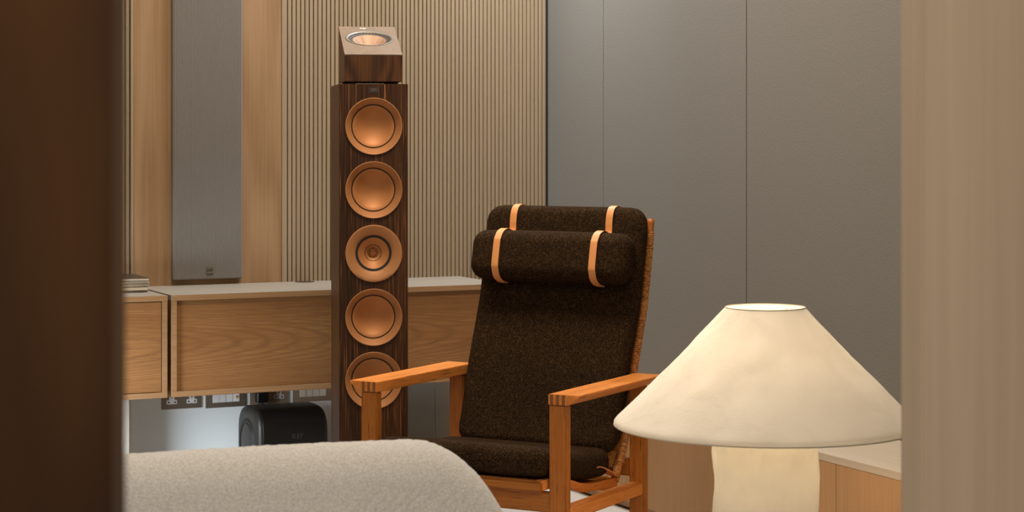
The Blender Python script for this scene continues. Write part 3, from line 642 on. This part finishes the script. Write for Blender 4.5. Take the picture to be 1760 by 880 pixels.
# ------------------------------------------------------------------ lounge chair
CO = Vector((-.40355, 5.4625)); cr = Vector((.877906, -.478833)); cb = Vector((.478833, .877906)); CW = .62
base = CO+cr*.31+cb*.25
ch = thing('lounge_chair', 'oak framed lounge chair with dark brown tweed cushions and leather straps', 'armchair', wpt(base.x, base.y, 0), math.atan2(cr.y, cr.x)-YAW)
def cx(a): return a-.31
def cs(s): return s-.25
ZA = .516; AT = .027
def chbox(name, a, s, z, m, bev=.003): return box(name, (cx(a[0]), cx(a[1])), (cs(s[0]), cs(s[1])), z, m, ch, bev)
PW, PD = .049, .026
for side in (0, 1):
    mir = (lambda a: a) if side == 0 else (lambda a: CW-a)
    def rng(a, b): x, y = mir(a), mir(b); return (min(x, y), max(x, y))
    fp = chbox('front_post', rng(.006, .006+PW), (0, PD), (0, ZA-AT+.0005), 'chair_wood')
    chbox('rear_post', rng(.006, .006+PW-.004), (.46, .46+PD), (0, ZA-AT+.0005), 'chair_wood')
    # arm: flat on top, undercut towards its outer edge
    prof = [(-.030, ZA), (.057, ZA), (.057, ZA-AT), (.004, ZA-AT), (-.010, ZA-AT+.008), (-.022, ZA-.010), (-.030, ZA-.006)]
    pts = [(cx(mir(a)), z) for a, z in prof]
    arm = prism('armrest', pts, cs(-.0005), cs(.515), 'Y', 'chair_wood_y_lit', ch, .0015)
    for k in range(3):
        a0 = .010+k*.0165
        box('joint_finger', tuple(sorted((cx(mir(a0)), cx(mir(a0+.0082))))), (cs(-.0012), cs(.006)), (ZA-AT, ZA-.0006), 'end_grain' if k % 2 == 0 or True else 'chair_wood', arm)
    chbox('side_stretcher', rng(.010, .046), (PD-.002, .462), (.196, .229), 'chair_wood_y_lit')
    # curved seat rail
    top = smooth_path([(-.012, .300), (.05, .297), (.111, .287), (.201, .262), (.27, .252), (.338, .249), (.413, .246)], 6)
    bot = smooth_path([(.413, .222), (.338, .222), (.321, .226), (.26, .232), (.201, .238), (.111, .264), (.05, .274), (-.012, .274)], 6)
    sr = rng(.062, .086)
    prism('seat_rail', [(cs(p.x), p.y) for p in top+bot], cx(sr[0]), cx(sr[1]), 'X', 'chair_wood_y_lit', ch, .002)
    # back stile with cane wrapping
    curve = smooth_path([(.404, .236), (.419, .258), (.434, .284), (.470, .364), (.514, .507), (.559, .624), (.587, .702), (.612, .813), (.634, .930)], 24)
    L = [0.]
    for a, b in zip(curve, curve[1:]): L.append(L[-1]+(b-a).length)
    ac = mir(.066)
    def at_len(q):
        for i in range(len(L)-1):
            if L[i+1] >= q: f = (q-L[i])/(L[i+1]-L[i]); return curve[i].lerp(curve[i+1], f)
        return curve[-1]
    path = [(cx(ac), cs(at_len(L[-1]*i/60).x), at_len(L[-1]*i/60).y) for i in range(61)]
    st = tube('back_stile', path, .0095, 'chair_wood', ch, 10)
    q0, q1 = .055, L[-1]-.036; nw = 110; pts = []; rad = []
    for i in range(nw*4+1):
        q = q0+(q1-q0)*i/(nw*4); p_ = at_len(q); pts.append((cx(ac), cs(p_.x), p_.y))
        thick = .0125 if (i//4) % 17 else .0138
        rad.append(thick-.0020+.0020*math.sin(math.pi*((i % 4)/4.)))
    wr = tube('cane_wrapping', pts, rad, 'cane', st, 10, smooth=False)
    # binding strands under the wrapping
    for k in range(5):
        o_ = (k-2)*.0042
        tube('cane_strand', [(cx(ac)+o_, cs(at_len(q).x)-.010, at_len(q).y) for q in (.012, .03, .06)], .0018, 'cane', st, 6)
chbox('front_apron', (.05, CW-.05), (.004, .026), (.217, .268), 'chair_wood_x')
chbox('seat_front_bar', (.066, CW-.066), (-.020, .010), (.2685, .298), 'chair_wood_x', .006)
chbox('rear_rail', (.05, CW-.05), (.462, .484), (.243, .291), 'chair_wood_x')
chbox('seat_rear_bar', (.086, CW-.086), (.39, .413), (.222, .246), 'chair_wood_x')
for q in (.10, .38, L[-1]-.018):
    p_ = at_len(q); chbox('back_crossbar', (.070, CW-.070), (p_.x-.008, p_.x+.008), (p_.y-.012, p_.y+.012), 'chair_wood_x')
# woven cane web of the back and seat
v = []; f = []
for i in range(25):
    p_ = at_len(.04+(L[-1]-.09)*i/24)
    for a in (.078, CW-.078): v.append((cx(a), cs(p_.x)+.004, p_.y))
for i in range(24): f.append((2*i, 2*i+1, 2*i+3, 2*i+2))
cw = pyd('cane_back_web', v, f, 'cane', ch); m_ = cw.modifiers.new('thickness', 'SOLIDIFY'); m_.thickness = .003
v = []; f = []
for i, p_ in enumerate(top[2:]):
    for a in (.086, CW-.086): v.append((cx(a), cs(p_.x), p_.y-.008))
for i in range(len(top)-3): f.append((2*i, 2*i+1, 2*i+3, 2*i+2))
cw = pyd('cane_seat_web', v, f, 'cane', ch); m_ = cw.modifiers.new('thickness', 'SOLIDIFY'); m_.thickness = .003
# back cushion bent along the stiles
ext = [Vector((.404, .236))] + [p for p in curve]
def back_pt(t):   # t: metres along the stile measured from its foot, may run past the top
    if t <= L[-1]: p_ = at_len(max(t, 0)); q_ = at_len(min(max(t, 0)+.01, L[-1])); 
    if t > L[-1]-.011:
        p_ = at_len(L[-1]); d = (at_len(L[-1])-at_len(L[-1]-.03)).normalized(); return p_+d*(t-L[-1]), d
    return p_, (q_-p_).normalized()
t0, t1 = .062, L[-1]+.026
hx, hy, hz = .252, .027, (t1-t0)/2
def soft_slab(hx, hz, rr, er, nx, nz):
    """closed cushion over a rounded rectangle; gives (x, side*thickness share, z) and faces"""
    def ticks(h_, n_):
        e_ = [h_-er*(1-math.sin(math.pi/2*i/8)) for i in range(1, 9)]; m_ = [(h_-er)*(-1+2*i/n_) for i in range(n_+1)]
        return [-q for q in e_[::-1]]+m_+e_
    X, Z = ticks(hx, nx), ticks(hz, nz); V = []; Fc = []
    for side in (-1, 1):
        o_ = len(V)
        for x in X:
            for z in Z:
                ex, ez = abs(x)-(hx-rr), abs(z)-(hz-rr); x2, z2 = x, z
                if ex > 0 and ez > 0:
                    k = max(ex, ez)/math.hypot(ex, ez); x2 = math.copysign(hx-rr+ex*k, x); z2 = math.copysign(hz-rr+ez*k, z)
                ex, ez = abs(x2)-(hx-rr), abs(z2)-(hz-rr)
                d_ = rr-(math.hypot(max(ex, 0), max(ez, 0)) if max(ex, ez) > 0 else max(ex, ez))
                q = min(1, max(0, d_/er)); V.append((x2, side*math.sqrt(max(0, 1-(1-q)**2)), z2))
        for i in range(len(X)-1):
            for j_ in range(len(Z)-1):
                n_ = len(Z); Fc.append((o_+i*n_+j_, o_+(i+1)*n_+j_, o_+(i+1)*n_+j_+1, o_+i*n_+j_+1))
    return V, Fc
V_, F_ = soft_slab(hx, hz, .052, .032, 20, 30); V2 = []
for x, y, z in V_:
    p_, d = back_pt(z+hz+t0); nrm = Vector((-d.y, d.x))
    puff = 1+.10*(1-(x/hx)**2)*(1-(z/hz)**2)
    q_ = p_+nrm*(.012+hy-y*hy*puff); x *= 1-.012*(1-(z/hz))
    V2.append((x, cs(q_.x), q_.y))
pyd('back_cushion', V2, F_, 'tweed', ch, True)
# seat cushion
bm = rbox_bm((.252, .200, .038), .033, (18, 16, 1), 5)
for v_ in bm.verts:
    x, y, z = v_.co
    s = .175+y; zz = .337-.175*(s-.02)+.25*max(0, s-.2)**1.5+z*(1+.10*(1-(x/.252)**2)*(1-(y/.2)**2)) - .004*math.exp(-((x)/.06)**2)*0
    wv = .0025*math.sin(x*37)*max(0, 1-(y+.2)/.15)
    v_.co = Vector((x, cs(s), zz+wv))
from_bm('seat_cushion', bm, 'tweed', ch, True)
# head pillow
tp = None
pt, d = back_pt(L[-1]-.128); nrm = Vector((-d.y, d.x)); pc = pt+nrm*(.012+.054+.040)
bm = rbox_bm((.247, .043, .069), .040, (20, 2, 3), 6)
for v_ in bm.verts:
    x, y, z = v_.co; e = 1+.03*(1-(x/.247)**2); q_ = pc+Vector((nrm.x, nrm.y))*(-y*e)+d*(z*e)
    v_.co = Vector((x, cs(q_.x), q_.y))
pil = from_bm('head_pillow', bm, 'tweed', ch, True)
# leather straps over the top and round the pillow
def sp(dn, dd): q_ = pc+nrm*dn+d*dd; return (q_.x, q_.y)
topc, dt = back_pt(t1); nt_ = Vector((-dt.y, dt.x))
def tpv(n_, dd): q_ = topc+nt_*n_+dt*dd; return (q_.x, q_.y)
keys = [tpv(-.012, -.10), tpv(-.004, -.03), tpv(.010, -.004), tpv(.036, .0032), tpv(.060, -.006), tpv(.0695, -.026), tpv(.0705, -.050)]
keys += [sp(-.034, .0735), sp(.003, .0748), sp(.020, .0705), sp(.0348, .0608), sp(.0445, .045), sp(.0483, .029), sp(.0485, -.029), sp(.0445, -.045), sp(.0348, -.0608), sp(.020, -.0705), sp(.003, -.0748), sp(-.02, -.075)]
pth = smooth_path(keys, 6); pth = [(cs(p_.x), p_.y) for p_ in pth]
for a in (.158, .460): ribbon('leather_strap', pth, .0205, .0024, 'leather', ch, cx(a))
# loose leather tab at the seat corner
tab = smooth_path([(.275, .292), (.30, .290), (.345, .274), (.385, .256), (.418, .247)], 6)
wds = [.010+.020*math.sin(math.pi*min(1, (i+2)/(len(tab)+1))) for i in range(len(tab))]
ribbon('leather_tab', [(cs(p_.x), p_.y) for p_ in tab], wds, .002, 'leather', ch, cx(CW-.066))

# ------------------------------------------------------------------ paper lamp
YLp = 4.6; lc = wpt((1315.5-U0)/F*YLp, YLp, 0)
zb_, zt_ = H-(730-VH)/F*YLp, H-(528-VH)/F*YLp; rb, rt = 267.5/F*YLp, 68.5/F*YLp
lamp = thing('table_lamp', 'paper lamp with wide conical shade glowing warm on a paper column', 'lamp', lc)
v = []; f = []; nu, nv = 180, 40
for i in range(nv+1):
    t_ = i/nv; z = zb_+(zt_-zb_)*t_; r0 = rb+(rt-rb)*t_
    r0 -= .006*math.sin(math.pi*t_)
    if t_ < .05: r0 -= .010*(1-t_/.05)**2
    for k in range(nu):
        a = 2*math.pi*k/nu; w_ = noise.noise(Vector((math.cos(a)*3, math.sin(a)*3, t_*4)))*.006*math.sin(math.pi*min(1, max(0, t_)))**.5
        w_ += noise.noise(Vector((math.cos(a)*9, math.sin(a)*9, t_*9+5)))*.0022*math.sin(math.pi*t_)
        v.append(((r0+w_)*math.cos(a)-.006*t_*0, (r0+w_)*math.sin(a), z))
for i in range(nv):
    for k in range(nu): f.append((i*nu+k, i*nu+(k+1) % nu, (i+1)*nu+(k+1) % nu, (i+1)*nu+k))
sh = pyd('lamp_shade', v, f, 'paper', lamp, True)
def ring(name, r_, z, w_, m, par): lathe(name, [(r_+w_*math.cos(q*math.pi/4), z+w_*math.sin(q*math.pi/4)) for q in range(8)], m, par, 120, close=True)
M['rim'] = mat('shade_rim', (.50, .44, .35), .6)
ring('bottom_rim', rb-.010, zb_, .0016, 'rim', sh); ring('top_rim', rt, zt_, .0014, 'rim', sh)
# wire carrier of the shade
for k in range(3):
    a = 2*math.pi*k/3+.4; tube('shade_wire', [(0, 0, zt_-.035), (rt*math.cos(a)*.97, rt*math.sin(a)*.97, zt_-.010)], .0014, 'rim', sh, 6)
# paper column, a little crumpled
v = []; f = []; nv = 60; bw = 90/F*YLp
for i in range(nv+1):
    t_ = i/nv; z = .002+(zb_-.022)*t_
    for k in range(nu):
        a = 2*math.pi*k/nu
        r0 = bw*(1+.015*math.cos(4*a+.5))+noise.noise(Vector((math.cos(a)*2.2, math.sin(a)*2.2, z*9)))*.0075+noise.noise(Vector((math.cos(a)*6, math.sin(a)*6, z*26+3)))*.0035
        r0 *= 1-.05*max(0, (t_-.93)/.07)**2
        v.append((r0*math.cos(a), r0*math.sin(a), z))
for i in range(nv):
    for k in range(nu): f.append((i*nu+k, i*nu+(k+1) % nu, (i+1)*nu+(k+1) % nu, (i+1)*nu+k))
f.append(tuple(nv*nu+k for k in range(nu)))
pc_ = pyd('paper_column', v, f, 'paper_base', lamp, True)
sa_ = R(-90-62)+YAW*0
seam = []
for i in range(30):
    z = .01+(zb_)*i/29; a = R(-128)-YAW+.10*math.sin(z*7)
    seam.append(((bw+.002)*math.cos(a), (bw+.002)*math.sin(a), z))
lathe('lamp_foot', [(0, 0), (bw*.9, 0), (bw*.9, .004), (0, .004)], 'white_paint', lamp, 48, smooth=False)
tube('stem', [(0, 0, zb_-.02), (0, 0, zb_+.024)], .010, 'steel', lamp)
tube('stem', [(0, 0, zb_+.10), (0, 0, zt_-.03)], .004, 'steel', lamp)
M['bulb'] = mat('bulb_glow', (1, .9, .75), .5, emit=(1, .78, .50, 112))
M['added_bulb'] = mat('added_bulb_glow', (1, .9, .75), .5, emit=(1, .82, .60, 6.5))
zbulb = zb_+.062
lathe('bulb', [(.012, zbulb-.04), (.014, zbulb-.03), (.028, zbulb-.008), (.031, zbulb+.008), (.026, zbulb+.026), (.012, zbulb+.036), (0, zbulb+.038)], 'bulb', lamp, 24)
lathe('bulb', [(.012, zb_-.17), (.028, zb_-.138), (.031, zb_-.122), (.026, zb_-.104), (.012, zb_-.094), (0, zb_-.092)], M['added_bulb'], lamp, 24)  # second bulb, added inside the column to brighten its paper
tube('stem', [(0, 0, .003), (0, 0, zb_-.17)], .008, 'steel', lamp)

# ------------------------------------------------------------------ boucle sofa seen from behind
ys_ = 3.5; pr = wpt((640-U0)/F*ys_, ys_, 0); zs = H-(752-VH)/F*ys_
so_x1 = on_back(868, WA+0) if False else wpt(-.012, 3.62, 0).x-.028
sofa = thing('sofa', 'cream boucle sofa with rounded back in front of the dark chair', 'sofa', (so_x1-.85, pr.y, 0))
hx, r_, cxr, czr, sz0 = .85, .065, .155, .21, .05
outl = []                                                   # inner outline with its outward directions
def arc(x_, z_, a0, a1, n_):
    for i in range(n_+1):
        a_ = a0+(a1-a0)*i/n_; outl.append((Vector((x_+(cxr-r_)*math.cos(a_), z_+(czr-r_)*math.sin(a_))), Vector((math.cos(a_)/cxr, math.sin(a_)/czr)).normalized()))
arc(hx-cxr, zs-czr, 0, math.pi/2, 70)
P0, P1 = outl[-1][0], Vector((-hx+cxr, zs-r_))
for i in range(1, 300): outl.append((P0.lerp(P1, i/300), Vector((0, 1))))
arc(-hx+cxr, zs-czr, math.pi/2, math.pi, 20)
outl.append((Vector((-hx+r_, sz0)), Vector((-1, 0)))); ins = len(outl)
outl.append((Vector((hx-r_, sz0)), Vector((1, 0))))
v = []; f = []; nr_ = 29; no = len(outl)
for i in range(nr_):
    ph = -math.pi/2+math.pi*i/(nr_-1)
    for q, (c_, n_) in enumerate(outl):
        p_ = c_+n_*r_*math.cos(ph); y = r_*math.sin(ph); co_ = Vector((p_.x, y, p_.y))
        k = noise.noise(co_*260)*.0012+noise.noise(co_*110)*.0010
        if p_.y > sz0+.01: co_ += Vector((n_.x*math.cos(ph), math.sin(ph), n_.y*math.cos(ph)))*k
        co_.y -= .50*(zs-co_.z)                             # the shell leans out towards its foot
        co_.z -= .010*max(0, co_.x-.2)**2/.3
        v.append(co_)
for i in range(nr_-1):
    for q in range(no): f.append((i*no+q, i*no+(q+1) % no, (i+1)*no+(q+1) % no, (i+1)*no+q))
for edge, sgn in ((0, 1), ((nr_-1)*no, -1)):              # both broad faces, stepped inwards so that they shade evenly
    prev = list(range(edge, edge+no)); cen = Vector((0, sum(v[q].y for q in prev)/no, .3))
    for k in (.97, .8, .5, .2):
        cur = []
        for q in range(no):
            w_ = v[edge+q]; x_ = w_.x*(1-(1-k)*.6); z_ = .3+(w_.z-.3)*k
            y_ = w_.y-.50*(w_.z-z_)*-1 if False else w_.y+.50*(z_-w_.z)
            cur.append(len(v)); v.append(Vector((x_, y_-.006*(1-k)*sgn, z_)))
        for q in range(no): f.append((prev[q], prev[(q+1) % no], cur[(q+1) % no], cur[q]))
        prev = cur
    f.append(tuple(prev))
pyd('backrest', v, f, 'boucle', sofa, True)
bm = rbox_bm((hx-.07, .34, .09), .05, (30, 12, 3), 5); bmesh.ops.translate(bm, verts=bm.verts[:], vec=(-.03, .40, .15)); from_bm('seat_base', bm, 'boucle', sofa, True)
bm = rbox_bm((hx-.08, .33, .06), .05, (30, 12, 3), 5); bmesh.ops.translate(bm, verts=bm.verts[:], vec=(-.03, .42, .30)); from_bm('seat_cushion', bm, 'boucle', sofa, True)
for s in (-1, 1):
    for y in (-.24, .68): lathe('foot', [(0, 0), (.02, 0), (.022, .065), (0, .065)], 'black', sofa, 16, mtx=Matrix.Translation((s*(hx-.12), y, 0)), smooth=False)
